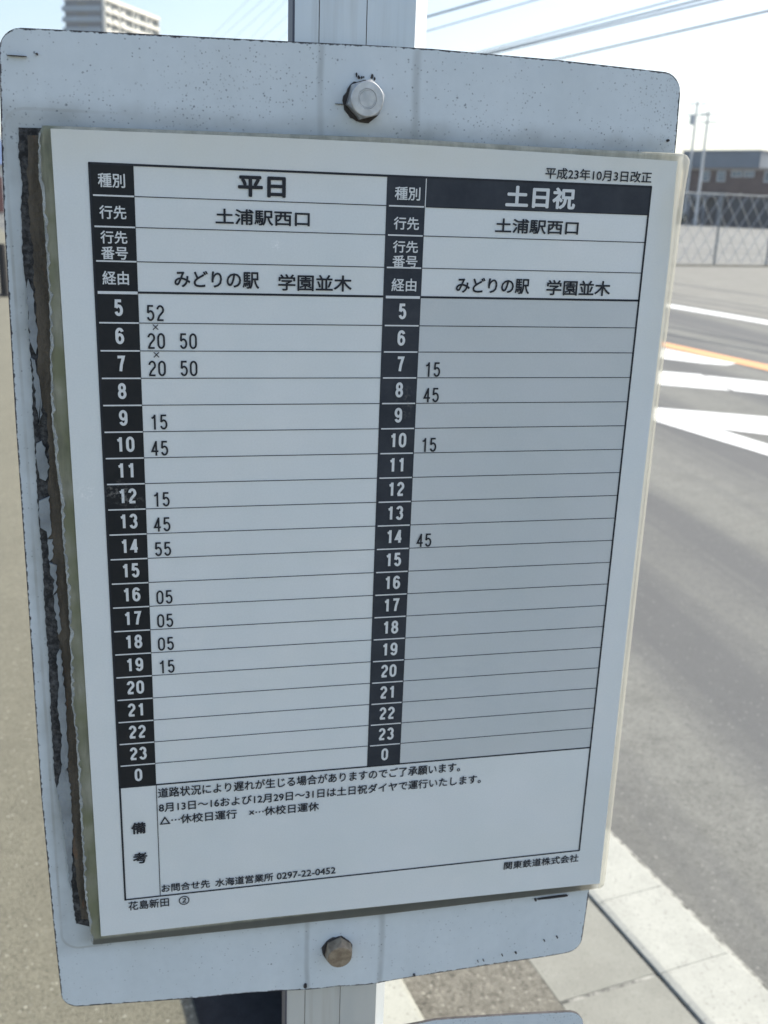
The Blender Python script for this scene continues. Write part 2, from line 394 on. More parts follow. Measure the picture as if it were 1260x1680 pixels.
def tube(bm, pts, r, seg=6, r1=None):
    rings = []
    for i, p in enumerate(pts):
        p = Vector(p)
        d = (Vector(pts[min(i+1, len(pts)-1)]) - Vector(pts[max(i-1, 0)])).normalized()
        q = d.to_track_quat('Z', 'Y')
        rr = r if r1 is None else r + (r1 - r) * i / (len(pts) - 1)
        rings.append([bm.verts.new(p + q @ Vector((rr*math.cos(2*math.pi*k/seg), rr*math.sin(2*math.pi*k/seg), 0))) for k in range(seg)])
    for a, b in zip(rings, rings[1:]):
        for k in range(seg): bm.faces.new((a[k], a[(k+1) % seg], b[(k+1) % seg], b[k]))
    bm.faces.new(list(reversed(rings[0]))); bm.faces.new(rings[-1])
def lathe_y(bm, prof, cx, cz, seg=24, hexr=None):
    """profile of (radius, y) turned about an axis along y"""
    rings = []
    for r, y in prof:
        rings.append([bm.verts.new((cx + r*math.cos(2*math.pi*k/seg), y, cz + r*math.sin(2*math.pi*k/seg))) for k in range(seg)])
    for a, b in zip(rings, rings[1:]):
        for k in range(seg): bm.faces.new((a[k], a[(k+1) % seg], b[(k+1) % seg], b[k]))
    bm.faces.new(rings[0]); bm.faces.new(rings[-1])
def road_pt(a, b, z=0.0):
    """a metres along the road, b metres across it, from the kerbside point below the eye"""
    return Vector((CAM.x - math.sin(TH)*a + math.cos(TH)*b, CAM.y + math.cos(TH)*a + math.sin(TH)*b, z))
def strip(bm, a0, a1, b0, b1, z0, z1, mi=0, na=1):
    for i in range(na):
        u0 = a0 + (a1-a0)*i/na; u1 = a0 + (a1-a0)*(i+1)/na
        prism_z(bm, [road_pt(u0, b0)[:2], road_pt(u0, b1)[:2], road_pt(u1, b1)[:2], road_pt(u1, b0)[:2]], z0, z1, mi)
def sheet(bm, pts, z):
    bm.faces.new([bm.verts.new((p[0], p[1], z)) for p in pts])
def jag(pts, step, amp, seed):
    """roughen a polyline of (x, z) points"""
    rr = random.Random(seed); out = []
    for (x0, z0), (x1, z1) in zip(pts, pts[1:]):
        k = max(1, int(math.hypot(x1-x0, z1-z0) / step))
        for i in range(k):
            t = i / k
            out.append((x0 + (x1-x0)*t + rr.uniform(-amp, amp), z0 + (z1-z0)*t))
    out.append(pts[-1]); return out

# ------------------------------------------------------------ the setting: ground
ROAD_Z = -0.12
bm = bmesh.new()
sheet(bm, [road_pt(-60, -900)[:2], road_pt(-60, 1.15)[:2], road_pt(2500, 1.15)[:2], road_pt(2500, -900)[:2]], 0.0)
struct(link("pavement", bm, M['pavement']))
bm = bmesh.new()
sheet(bm, [road_pt(-60, 1.16)[:2], road_pt(-60, 1500)[:2], road_pt(2500, 1500)[:2], road_pt(2500, 1.16)[:2]], ROAD_Z)
struct(link("road", bm, M['road']))
bm = bmesh.new()
strip(bm, -3, 9, 0.5605, 0.8675, -0.05, 0.0086)
struct(link("gravel_verge", bm, M['gravel']))
bm = bmesh.new()
edges_a = [-3, -1.2, -0.6, 0.0, 0.60, 1.195, 1.80, 2.4, 3.0, 3.6, 4.2, 4.8, 5.4, 6.0, 6.6, 7.2, 7.8, 8.4, 9]
for a0, a1 in zip(edges_a, edges_a[1:]): strip(bm, a0+0.004, a1-0.004, 0.868, 1.0705, -0.06, 0.0092)
strip(bm, -3, 9, 0.869, 1.0695, -0.06, 0.0080, 1)
struct(link("concrete_slabs", bm, [M['slab'], M['joint']]))
# kerb: blocks with rounded shoulders and thin joints
bm = bmesh.new()
kj = [-3.0]
k = 1.191
while k > -3: k -= 0.205
while k < 9: kj.append(k); k += 0.205
kj.append(9.0); kj = sorted(set(round(v, 4) for v in kj if v >= -3))
prof = [(1.0775, -0.05), (1.0775, 0.0106), (1.079, 0.0122), (1.0885, 0.0146), (1.092, 0.0152), (1.232, 0.0152), (1.240, 0.0125), (1.2445, 0.004), (1.246, -0.14)]
for a0, a1 in zip(kj, kj[1:]):
    r0 = [bm.verts.new(road_pt(a0+0.0006, b, z)) for b, z in prof]; r1 = [bm.verts.new(road_pt(a1-0.0006, b, z)) for b, z in prof]
    for i in range(len(prof)-1): bm.faces.new((r0[i], r0[i+1], r1[i+1], r1[i]))
    bm.faces.new(r0); bm.faces.new(list(reversed(r1)))
strip(bm, -3, 9, 1.0900, 1.243, -0.13, 0.0142, 1)
strip(bm, -3, 9, 1.0706, 1.0774, -0.05, 0.0062, 2)
struct(link("kerb", bm, [M['kerb'], M['joint'], M['crack']]))

# road markings (sheets laid on the asphalt)
def marking(name, polys, mat, z=ROAD_Z + 0.004):
    bm = bmesh.new()
    for pl in polys: sheet(bm, pl, z)
    return struct(link(name, bm, mat))
def ab(l): return [road_pt(a, b)[:2] for a, b in l]
marking("white_edge_line", [ab([(45, 11.0), (9, 10.85), (9, 10.40), (45, 10.38)])], M['white_line'])
marking("orange_centre_line", [ab([(60, 7.48), (12, 7.50), (8.1, 7.56), (4, 7.62), (4, 7.46), (7.6, 7.27), (12, 7.27), (60, 7.28)])], M['orange_line'])
marking("white_hatching", [
    ab([(14, 6.2), (9.204, 7.18), (8.191, 7.262), (8.10, 7.065), (8.26, 6.881), (8.606, 6.668), (14, 4.9)]),
    ab([(11.5, 4.95), (7.886, 6.106), (7.661, 6.387), (6.86, 6.063), (6.893, 6.045), (7.243, 5.625), (11.0, 4.55)]),
    ab([(7.60, 6.375), (7.171, 6.755), (5.6, 8.0), (5.05, 7.55), (6.644, 6.279), (6.857, 6.10)]),
    ab([(9.5, 3.3), (6.345, 4.919), (5.853, 5.565), (4.7, 7.0), (4.2, 6.4), (5.347, 5.107), (5.602, 4.873), (5.94, 4.62)]),
    ab([(6.30, 4.56), (5.935, 4.622), (5.598, 4.872), (5.1, 4.885), (3.2, 4.93), (3.1, 4.70), (4.847, 4.656), (5.443, 4.613)]),
    ], M['white_line'])
# the far side street and the lot behind the fence
FO = Vector((14.545, 26.759, 0)); FE = Vector((17.965, 27.965, 0)) - Vector((16.038, 27.563, 0)); FE.normalize()
FN = Vector((-FE.y, FE.x, 0))   # away from the viewer
bm = bmesh.new()
e0 = FO + FN * 0.1
sheet(bm, [road_pt(-40, 10.95)[:2], road_pt(-40, 400)[:2], (e0 + FE*400)[:2], (e0 - FE*2.4)[:2], road_pt(25.8, 10.75)[:2]], ROAD_Z + 0.006)
struct(link("side_road", bm, M['side_road']))
bm = bmesh.new()
q = [e0 - FE*14, e0 + FE*260, e0 + FE*260 + FN*110, e0 - FE*14 + FN*110]
zz = (ROAD_Z + 0.012, ROAD_Z + 0.012, 0.50, 0.50)
bm.faces.new([bm.verts.new((p.x, p.y, z)) for p, z in zip(q, zz)])
struct(link("lot", bm, M['lot']))

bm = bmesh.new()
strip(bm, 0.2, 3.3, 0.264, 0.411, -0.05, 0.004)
struct(link("shade_strip", bm, M['shade_dark']))  # the block's cast shadow painted as a near-black strip
# low concrete edging beside the post
bm = bmesh.new()
strip(bm, 0.45, 3.2, 0.412, 0.559, -0.05, 0.16)
es = [e for e in bm.edges if all(v.co.z > 0.1 for v in e.verts)]
bmesh.ops.bevel(bm, geom=es, offset=0.008, segments=2, affect='EDGES')
bm.normal_update()
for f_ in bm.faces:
    if f_.normal.z < 0.3 and f_.calc_center_median().z < 0.15: f_.material_index = 1  # upright faces coloured near-black to paint in their shade
tag(link("edging_block", bm, [M['block'], M['shade_dark']]), "low concrete edging block behind the post, pale on top with shade painted dark on its sides", "concrete block")

# ------------------------------------------------------------ sign post
T0 = Vector((0, 0, BZ))         # origin of the board's own millimetres
bm = bmesh.new()
PX0, PX1, PY = 0.0512, 0.0905, 0.0072
outer = [(PX0, PY), (PX1, PY), (PX1+0.0055, PY+0.0070), (PX1+0.0055, PY+0.0125), (PX1+0.0045, PY+0.0135), (PX0+0.0002, PY+0.0135), (PX0-0.0006, PY+0.0127), (PX0-0.0006, PY+0.0009)]
g = 0.00015
front = [(PX0, PY)]
for gx in (0.0590, 0.0744): front += [(gx-g, PY), (gx-g*0.6, PY+0.0007), (gx+g*0.6, PY+0.0007), (gx+g, PY)]
prof = front + outer[1:]
prism_z(bm, prof, -0.05, 2.75)
bm.normal_update()
for f_ in bm.faces:
    c = f_.calc_center_median()
    if abs(f_.normal.z) < 0.5 and PY + 0.0001 < c.y < PY + 0.0013 and 0.055 < c.x < 0.078: f_.material_index = 1
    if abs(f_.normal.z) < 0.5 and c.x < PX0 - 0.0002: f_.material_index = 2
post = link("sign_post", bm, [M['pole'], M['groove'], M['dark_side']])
tag(post, "square pale painted bus stop post with two thin grooves, behind the timetable board", "post")

# ------------------------------------------------------------ timetable board
board = empty("timetable_board", "weathered white metal bus stop board with rust specks, bolted to the post", "sign board", T0)
def lerp_tab(tab, x):
    if x <= tab[0][0]: return tab[0][1]
    for (x0, y0), (x1, y1) in zip(tab, tab[1:]):
        if x <= x1: return y0 + (y1-y0)*(x-x0)/(x1-x0)
    return tab[-1][1]
def make_panel(name, top, bot, left, rightt, rad, y, parent, mat, bump=0.0009):
    """sheet-metal plate with rounded corners, slightly dented over the post; all mm"""
    bm = bmesh.new()
    us = [0, .0015, .004, .008, .013, .02, .028] + [.04 + .92*i/46 for i in range(47)] + [.972, .98, .987, .992, .996, .9985, 1]
    W = 227.0
    ts = [0, .0007, .0014, .0022, .0035, .0055, .009, .014] + [.02 + .96*i/52 for i in range(53)] + [.986, .991, .9945, .9965, .9978, .9986, .9993, 1]
    NR = len(ts) - 1
    edge = []
    cols_f, cols_b = [], []
    for u in us:
        cf, cb = [], []
        xm = -41.3 + W*u
        tz, bz = lerp_tab(top, xm), lerp_tab(bot, xm)
        d = min(u, 1-u)*W
        cut = rad - math.sqrt(max(0, rad*rad - (rad-d)**2)) if d < rad else 0
        tz -= cut; bz += cut
        for j in range(NR+1):
            z = tz + (bz-tz)*ts[j]
            de = min(d, (tz-z) + cut*0.6, (z-bz) + cut*0.6)
            if d < rad and min(tz-z, z-bz) < rad: de = min(de, max(0.0, min(d, tz-z, z-bz)))
            edge += [de, de]
            xl, xr = lerp_tab(left, -z), lerp_tab(rightt, -z)
            x = xl + (xr-xl)*u
            w = max(0.0, 1 - abs(x-75)/26.0); w = w*w*(3-2*w)
            e = math.exp(-((z-tz)/60)**2) + math.exp(-((z-bz)/45)**2)
            dy = -bump*w*e
            cf.append(bm.verts.new((x/1000, y+dy, z/1000))); cb.append(bm.verts.new((x/1000, y+0.0012+dy, z/1000)))
        cols_f.append(cf); cols_b.append(cb)
    for a, b in zip(cols_f, cols_f[1:]):
        for j in range(NR): bm.faces.new((a[j], a[j+1], b[j+1], b[j]))
    for a, b in zip(cols_b, cols_b[1:]):
        for j in range(NR): bm.faces.new((a[j], b[j], b[j+1], a[j+1]))
    for f_, b in ((cols_f[0], cols_b[0]), (cols_f[-1], cols_b[-1])):
        for j in range(NR): bm.faces.new((f_[j], b[j], b[j+1], f_[j+1])).material_index = 1
    for j in (0, NR):
        for (a, c), (b, d) in zip(zip(cols_f, cols_b), list(zip(cols_f, cols_b))[1:]):
            bm.faces.new((a[j], b[j], d[j], c[j])).material_index = 1
    o = link(name, bm, [mat, M['rim']], parent)
    at_ = o.data.attributes.new("edge_mm", 'FLOAT', 'POINT')
    at_.data.foreach_set("value", edge)
    return o
top = [(-41, 77.4), (6.8, 78.3), (50, 79.0), (95, 79.7), (140, 79.0), (180, 77.6), (186, 77.4)]
bot = [(-42, -284.2), (-35.6, -284.6), (12.3, -288.2), (32.7, -288.9), (56, -290.9), (60, -291.2), (72.5, -290.9), (88, -292.7), (106, -292.0), (146, -290.9), (169, -290.6), (186, -289.6)]
left = [(-80, -37.6), (-54, -38.9), (-37, -39.7), (-18, -40.3), (42, -41.3), (100, -41.6), (184, -42.2), (242, -41.3), (290, -40.0)]
rgt = [(-80, 185.2), (-54, 186.2), (100, 186.2), (258, 185.4), (290, 184.4)]
panel = make_panel("panel", top, bot, left, rgt, 6.5, 0.005, board, M['panel'])
panel.visible_shadow = True

def patch(name, outline, y0, y1, mat, parent=board):
    bm = bmesh.new(); prism_y(bm, [(x/1000, z/1000) for x, z in outline], y0, y1)
    return link(name, bm, mat, parent)
resL = [(-33.9, 49.4), (-34.5, 40.6), (-34.0, 33.6), (-35.0, 24.3), (-35.4, 11.1), (-34.9, -3.8), (-35.1, -15.3), (-35.2, -33.2), (-35.7, -40.1), (-35.8, -60.1), (-36.0, -67.2), (-36.1, -78.1), (-35.7, -91.5), (-36.2, -108.4), (-36.2, -126.0), (-36.3, -140.3), (-36.7, -150.9), (-36.9, -178.0), (-35.2, -190), (-34.5, -205), (-33.6, -225), (-32.8, -244)]
resR = [(-26, -247), (-26, 49.6)]
patch("bare_metal_strip", jag(resL, 0.9, 0.22, 3) + resR, 0.0046, 0.0052, M['bare'])
brL = [(-31.6, 47.2), (-32.4, 33.3), (-32.5, 24.2), (-32.1, 11.2), (-32.5, -4.1), (-33.0, -23.9), (-33.5, -31.9), (-31.2, -40.2), (-31.3, -52.7), (-32.1, -65.5), (-33.2, -78.6), (-33.0, -87.5), (-32.0, -101.2), (-32.0, -110.4), (-32.2, -126.3), (-32.3, -141.5), (-32.2, -153.9), (-31.8, -169.2), (-32.0, -182.1), (-32.2, -195.3), (-32.0, -211.5), (-31.3, -226.9), (-30.6, -242)]
patch("glue_residue", jag(brL, 1.6, 0.35, 5) + [(-26.2, -243), (-26.2, 47.6)], 0.0043, 0.0048, M['residue'])
# lifted flakes of grey paint over the bare strip
fl = [[(-35.0, 2), (-34.9, -10), (-34.8, -17), (-33.1, -20), (-32.4, -12), (-32.9, 0), (-33.8, 4)],
      [(-34.8, -21), (-33.9, -22), (-32.2, -34), (-32.7, -40), (-33.9, -44), (-34.2, -36)],
      [(-35.4, -50), (-33.0, -49), (-31.6, -58), (-32.8, -63), (-34.9, -62), (-35.6, -57)],
      [(-35.8, -70), (-32.2, -68.5), (-31.9, -82), (-33.2, -83.5), (-33.8, -81), (-35.6, -79.5)],
      [(-33.7, -84), (-32.0, -84), (-32.1, -91), (-33.6, -92)],
      [(-33.4, -92.5), (-31.4, -93.6), (-31.6, -103), (-32.9, -104.5), (-32.2, -99), (-33.6, -97)],
      [(-33.0, -105), (-31.4, -104), (-31.2, -118), (-32.3, -120), (-32.6, -112)],
      [(-33.3, -128), (-31.6, -124), (-31.2, -150), (-31.6, -172), (-33.0, -176), (-34.2, -170), (-33.2, -160), (-34.0, -150), (-33.0, -140)],
      [(-36.2, -183), (-33.6, -172), (-31.6, -176), (-31.5, -200), (-32.5, -215), (-33.8, -228), (-34.6, -210), (-35.0, -196)]]
for i, o_ in enumerate(fl):
    patch("paint_flake", jag(o_ + [o_[0]], 1.3, 0.36, 20+i)[:-1], 0.0036 if i % 2 else 0.0039, 0.0047, M['flake'])
# dark chips, scratches and the torn paint above the upper bolt
def chip_mesh(name, items, y=0.0047):
    for cx, cz, w, h, sd in items:
        bm = bmesh.new(); rr = random.Random(sd); k = 7
        pts = [((cx + w*math.cos(2*math.pi*i/k)*rr.uniform(.5, 1.1))/1000, (cz + h*math.sin(2*math.pi*i/k)*rr.uniform(.5, 1.1))/1000) for i in range(k)]
        prism_y(bm, pts, y - 0.0010, y + 0.0006)
        link(name, bm, M['rim'], board)
chip_mesh("paint_chip", [(70.9, 70.3, .35, 1.0, 1), (71.7, 69.6, .5, .8, 2), (72.6, 69.7, .35, .6, 3), (73.3, 69.8, .3, .35, 4), (76.0, 70.0, .55, .9, 5), (76.9, 69.5, .3, .6, 6),
    (-33.5, 69.6, 4.8, .16, 7), (-27.2, 70.5, .5, .4, 8), (66.5, 61.3, 2.6, .13, 9), (182.6, 55.6, .45, .45, 10), (58.6, -288.6, .9, 1.3, 11), (106.6, -290.5, .6, .5, 12),
    (168.8, -258.2, 9.5, .35, 13), (160.0, -258.5, .7, .6, 14), (153.0, -285.6, .4, .4, 15), (146.6, -286.0, .35, .35, 16), (138.0, -287.5, .3, .3, 17), (135.5, -287.6, .3, .3, 18), (166.0, -281.0, .35, .35, 19), (172.0, -280.0, .35, .4, 20)])

def make_bolt(cx, cz, rot, mat, R=0.0062, h=0.0068, ring=True):
    """hexagon bolt with a chamfered round face; its washer stain is a sub-part"""
    bm = bmesh.new(); seg = 48
    yb, yf = 0.0046, 0.0046 - h
    def hexr(a):
        k = math.pi/3; t = (a % k) - k/2
        return R*math.cos(k/2)/math.cos(t)
    prof = [('h', yb, 1.0), ('c', yf + 0.0011, None), ('r', yf + 0.0001, 0.855), ('r', yf, 0.83)]
    if ring: prof += [('r', yf, 0.50), ('r', yf + 0.0003, 0.47), ('r', yf + 0.0003, 0.42), ('r', yf + 0.0001, 0.40)]
    rings = []
    for kind, y, s in prof:
        rg = []
        for k in range(seg):
            a = 2*math.pi*k/seg
            if kind == 'h': r = hexr(a)
            elif kind == 'c':
                r = hexr(a); y_ = yf + 0.0004 + 0.0016*(r - R*0.866)/(R*0.134)
            else: r = R*s
            yy = y_ if kind == 'c' else y
            rg.append(bm.verts.new((cx + r*math.cos(a+rot), yy, cz + r*math.sin(a+rot))))
        rings.append(rg)
    for a, b in zip(rings, rings[1:]):
        for k in range(seg): bm.faces.new((a[k], a[(k+1) % seg], b[(k+1) % seg], b[k]))
    bm.faces.new(rings[-1])
    bolt = link("bolt", bm, mat, board)
    bm = bmesh.new()
    rr = random.Random(int(cx*1e5))
    pts = [(cx - 0.0003 + (R + 0.0002 + rr.uniform(-.0004, .0006))*math.cos(2*math.pi*k/30), cz - 0.0004 + (R + 0.0002 + rr.uniform(-.0004, .0005))*math.sin(2*math.pi*k/30)) for k in range(30)]
    prism_y(bm, pts, 0.0036, 0.0050)
    link("dirt_ring", bm, M['seal'], bolt)
    return bolt
b1 = make_bolt(0.0735, 0.0628, RAD(16), M['bolt'])
b2 = make_bolt(0.0722, -0.2709, RAD(20), M['bolt_brown'], R=0.0059, h=0.0062, ring=False)
b2["label"] = "brown lower bolt"; b1["label"] = "shiny grey upper bolt with a ring on its face"

# ------------------------------------------------------------ timetable sheet
sheet_root = empty("timetable_sheet", "laminated printed bus timetable in a yellowed clear sleeve on the white board", "timetable", T0)
jl = [(-27.7, 48.0), (-28.5, 35.9), (-27.8, 30.0), (-27.7, 19.1), (-27.6, 2.4), (-27.8, -8.9), (-29.0, -32.5), (-29.2, -41.9), (-28.7, -58.0), (-28.0, -67.7), (-28.1, -83.8), (-27.6, -104.2), (-27.9, -124.9), (-28.7, -146.2), (-27.8, -157.2), (-28.1, -191.7), (-28.2, -228.2), (-27.5, -241.0), (-26.9, -250.5)]
out = [(187.0, 51.4), (189.2, 50.8), (190.4, 49.3), (190.3, 46.5), (189.8, 39), (189.7, 13), (189.2, -40), (189.4, -95), (189.8, -150), (190.3, -205), (190.6, -248), (190.3, -252.3), (188.8, -253.9), (184, -253.9), (93, -253.6), (32, -252.8), (-26.3, -251.8)]
bm = bmesh.new()
topl = [(-26.5, 50.2), (82, 51.7), (137, 51.2)]
ol = [(x/1000, z/1000) for x, z in (topl + out + list(reversed(jag(jl, 1.6, 0.18, 8))))]
fs_ = prism_y(bm, ol, 0.0006, 0.0030)
bmesh.ops.recalc_face_normals(bm, faces=bm.faces)
topedge = [e_ for e_ in fs_[0].edges if all(v_.co.z > 0.0475 or v_.co.x > 0.183 for v_ in e_.verts)]
bmesh.ops.bevel(bm, geom=topedge, offset=0.0009, segments=2, affect='EDGES', profile=0.5)
sleeve = link("sleeve", bm, M['sleeve'], sheet_root)
# torn pale lip along the sleeve's left edge
bm = bmesh.new()
jj = jag(jl, 1.3, 0.25, 9)
rr = random.Random(12)
back = [(x + 0.7 + rr.uniform(-.5, .5), z) for x, z in reversed(jj)]
prism_y(bm, [(x/1000, z/1000) for x, z in (list(jj) + back)], 0.0002, 0.00055)
lip = link("torn_edge", bm, M['lip'], sleeve)
bm = bmesh.new()
pp = [(-24.2, 49.3), (34, 49.9), (82, 50.0), (137, 49.4), (185.0, 48.7), (184.9, 45), (186.0, 16), (186.0, -66), (186.3, -120), (187.4, -250.3), (163.6, -249.9), (93.2, -248.9), (32.5, -247.9), (-23.2, -247.7), (-23.6, -120)]
prism_y(bm, [(x/1000, z/1000) for x, z in pp], 0.0, 0.00045)
paper = link("paper", bm, M['paper'], sheet_root)

XA, XB, XC, XD, XE = -13.63, 0.0, 81.31, 94.63, 176.18
ZT, ZB = 39.83, -231.87
P = 9.0865
HZ = [39.83, 30.4, 21.0, 10.4, 0.7]
ZEND = -20*P - 0.1
def quad(bm, x0, x1, z0, z1, y):
    v = [bm.verts.new((a/1000, y, b/1000)) for a, b in ((x0, z0), (x1, z0), (x1, z1), (x0, z1))]
    f_ = bm.faces.new(v); f_.normal_update()
    if f_.normal.y > 0: f_.normal_flip()
def flat(name, quads, y, mat):
    bm = bmesh.new()
    for q in quads: quad(bm, *q, y)
    me = bpy.data.meshes.new(name); bm.to_mesh(me); bm.free(); me.materials.append(mat)
    o = bpy.data.objects.new(name, me); COL.objects.link(o); o.parent = paper
    return o
flat("grey_cells", [(XD, XE, ZEND, 0.5)], -0.00006, M['paper_grey'])
flat("header_column", [(XA, XB, ZEND, ZT)], -0.00012, M['cell'])
flat("header_column", [(XC, XD, ZEND, ZT)], -0.00012, M['cell_faded'])
flat("header_cell", [(XD, XE, HZ[1], ZT)], -0.00012, M['cell_faded'])
rows = [-P*k for k in range(1, 20)]
lines = []
t = 0.13
for z in HZ[1:4] + rows:
    lines += [(XB, XC, z-t, z+t), (XD, XE, z-t, z+t)]
lines += [(XB, XC, 0.35, 1.05), (XD, XE, 0.35, 1.05)]
lines += [(XA, XE, ZT-0.35, ZT+0.35), (XA, XE, ZB-0.3, ZB+0.3), (XA-0.05, XA+0.65, ZB, ZT), (XE-0.6, XE+0.1, ZB, ZT), (XB-0.14, XB+0.14, ZB, ZEND), (XA, XE, ZEND-0.3, ZEND+0.3)]
flat("grid_lines", lines, -0.00018, M['ink'])
for x0, x1 in ((XA+1.0, XB-0.15), (XC+0.9, XD-0.4)):
    for z in HZ[1:4] + rows: flat("white_rule", [(x0, x1, z-0.24, z+0.24)], -0.00024, M['white_print'])
    flat("white_rule", [(x0, x1, 0.1, 1.0)], -0.00024, M['white_print'])
flat("white_rule", [(XD-0.15, XD+0.15, HZ[1]-0.2, ZT-0.4)], -0.00024, M['white_print'])

# lettering ---------------------------------------------------------------
def glyphs(body, bold=0.0):
    cu = bpy.data.curves.new("lettering", 'FONT'); cu.body = body; cu.size = 1.0
    cu.offset = bold; cu.resolution_u = 3; cu.fill_mode = 'BOTH'
    o = bpy.data.objects.new("lettering", cu); COL.objects.link(o)
    dg = bpy.context.evaluated_depsgraph_get()
    me = bpy.data.meshes.new_from_object(o.evaluated_get(dg))
    vs_ = [v.co.copy() for v in me.vertices]; fs = [tuple(p.vertices) for p in me.polygons]
    bpy.data.objects.remove(o); bpy.data.curves.remove(cu); bpy.data.meshes.remove(me)
    return vs_, fs
def arc(cx, cy, rx, ry, a0, a1, k=12):
    return [(cx + rx*math.cos(RAD(a0 + (a1-a0)*i/k)), cy + ry*math.sin(RAD(a0 + (a1-a0)*i/k))) for i in range(k+1)]
def ring_(cx, cy, rx, ry, k=28): return arc(cx, cy, rx, ry, 0, 360, k)[:-1] + ["closed"]
SIX = [ring_(0, .30, 1, .30), [(-1, .30), (-1, .62)] + arc(0, .70, 1, .30, 180, 22)]
FIG = {
 "0": [arc(0, .70, 1, .30, 0, 180) + arc(0, .30, 1, .30, 180, 360) + ["closed"]],
 "1": [[(.25, 1.06), (.25, -.06)], [(.25, .97), (-.25, .84), (-.85, .80)]],
 "2": [arc(0, .72, .98, .28, 172, -25) + [(-.35, .30), (-.95, .0)], [(-1.12, 0), (1.05, 0)]],
 "3": [arc(0, .75, .92, .25, 165, -80), arc(0, .255, 1, .27, 82, -165)],
 "4": [[(.42, 1.06), (.42, -.06)], [(.30, .95), (-1.0, .28), (1.2, .28)]],
 "5": [[(.95, 1), (-.72, 1), (-.88, .50)], [(-.88, .50)] + arc(0, .32, 1, .32, 138, -160)],
 "6": SIX,
 "7": [[(-1.1, 1), (.95, 1), (.15, .42), (-.15, -.06)]],
 "8": [ring_(0, .75, .88, .25), ring_(0, .26, 1, .265)],
 "9": [[(-x, 1-y) if True else 0 for x, y in SIX[0][:-1]] + ["closed"], [(-x, 1-y) for x, y in SIX[1]]]}
def figure(ch, cx, z0, h, w, t):
    """a printed figure drawn as ribbons of stroke width t (mm): lists of quads"""
    v, f = [], []
    a = (w-t)/2; H = h-t
    for si, st in enumerate(FIG[ch]):
        closed = st[-1] == "closed"
        p = [(cx + a*x, z0 + t/2 + H*y) for x, y in (st[:-1] if closed else st)]
        k = len(p); L, R_ = [], []
        for i in range(k):
            q0 = p[i-1] if (i > 0 or closed) else None; q1 = p[(i+1) % k] if (i < k-1 or closed) else None
            def nd(u, w_):
                dx, dy = w_[0]-u[0], w_[1]-u[1]; l = math.hypot(dx, dy) or 1; return (-dy/l, dx/l)
            n0 = nd(q0, p[i]) if q0 else None; n1 = nd(p[i], q1) if q1 else None
            if n0 and n1:
                mx, my = n0[0]+n1[0], n0[1]+n1[1]; l2 = mx*mx+my*my
                sc = min(2.0/l2 if l2 > 1e-6 else 1, 2.2); nx, ny = mx*sc, my*sc
            else: nx, ny = n0 or n1
            L.append((p[i][0]+nx*t/2, p[i][1]+ny*t/2)); R_.append((p[i][0]-nx*t/2, p[i][1]-ny*t/2))
        b0 = len(v); dy = -0.000012*si
        for l_, r_ in zip(L, R_): v += [(l_[0]/1000, dy, l_[1]/1000), (r_[0]/1000, dy, r_[1]/1000)]
        for i in range(k if closed else k-1):
            j = (i+1) % k; f.append((b0+2*i, b0+2*i+1, b0+2*j+1, b0+2*j))
    return v, f
def ink_obj(name, v, f, mat, y):
    me = bpy.data.meshes.new(name); me.from_pydata(v, [], f); me.update()
    flips = [p_.normal.y > 0 for p_ in me.polygons]
    if any(flips):
        me2 = bpy.data.meshes.new(name)
        me2.from_pydata(v, [], [tuple(reversed(q)) if fl_ else q for q, fl_ in zip(f, flips)]); me2.update()
        bpy.data.meshes.remove(me); me = me2
    me.materials.append(mat)
    o = bpy.data.objects.new(name, me); COL.objects.link(o); o.parent = paper; o.location = (0, y, 0)
    return o
def word(name, body, x0, x1, z0, z1, bold=0.0, mat=None):
    vs_, fs = glyphs(body)
    ax0 = min(v.x for v in vs_); ax1 = max(v.x for v in vs_); ay0 = min(v.y for v in vs_); ay1 = max(v.y for v in vs_)
    sx = (x1-x0)/(ax1-ax0); sy = (z1-z0)/(ay1-ay0)
    V, F = [], []
    for i, (dx, dz_) in enumerate(((0, 0), (1, 0), (-1, 0), (0, 1), (0, -1), (.7, .7), (-.7, -.7), (.7, -.7), (-.7, .7))):
        k = len(V)
        V += [((x0 + sx*(v.x-ax0) + dx*bold)/1000, -0.000006*i, (z0 + sy*(v.y-ay0) + dz_*bold)/1000) for v in vs_]
        F += [tuple(q+k for q in f_) for f_ in fs]
    ink_obj(name, V, F, mat, -0.00030)
def number(name, s_, cx, z1, h, w, pitch, t, mat):
    v, f = [], []
    for i, ch in enumerate(s_):
        a_, b_ = figure(ch, cx + (i - (len(s_)-1)/2)*pitch, z1-h, h, w, t)
        k = len(v); v += a_; f += [tuple(q+k for q in r_) for r_ in b_]
    ink_obj(name, v, f, mat, -0.00030)
WH, BK = M['white_print'], M['ink']
for x0, x1, ps in ((-11.0, -2.8, 0), (84.0, 92.7, 1)):
    d = -0.5*ps
    for txt_, za, zb in (("種別", 32.9, 37.0), ("行先", 23.4, 27.4), ("行先", 15.9, 19.7), ("番号", 11.0, 14.9), ("経由", 3.1, 7.3)):
        word("row_heading", txt_, x0+.1, x1, za+d, zb+d, 0.07, WH)
hours = [str(h_) for h_ in range(5, 24)] + ["0"]
for i, h_ in enumerate(hours):
    for cx in (-6.1, 88.5): number("hour_number", h_, cx - (0.25 if len(h_) == 1 else 0), -P*i-1.55, 5.35, 2.75, 3.35, 0.92, WH)
word("column_heading", "土日祝", 123.0, 147.8, 31.5, 38.1, 0.26, WH)
word("column_heading", "平日", 32.6, 47.5, 31.8, 37.8, 0.26, BK)
word("destination_name", "土浦駅西口", 25.2, 55.6, 22.9, 27.6, 0.11, BK)
word("destination_name", "土浦駅西口", 119.8, 150.0, 22.9, 27.5, 0.11, BK)
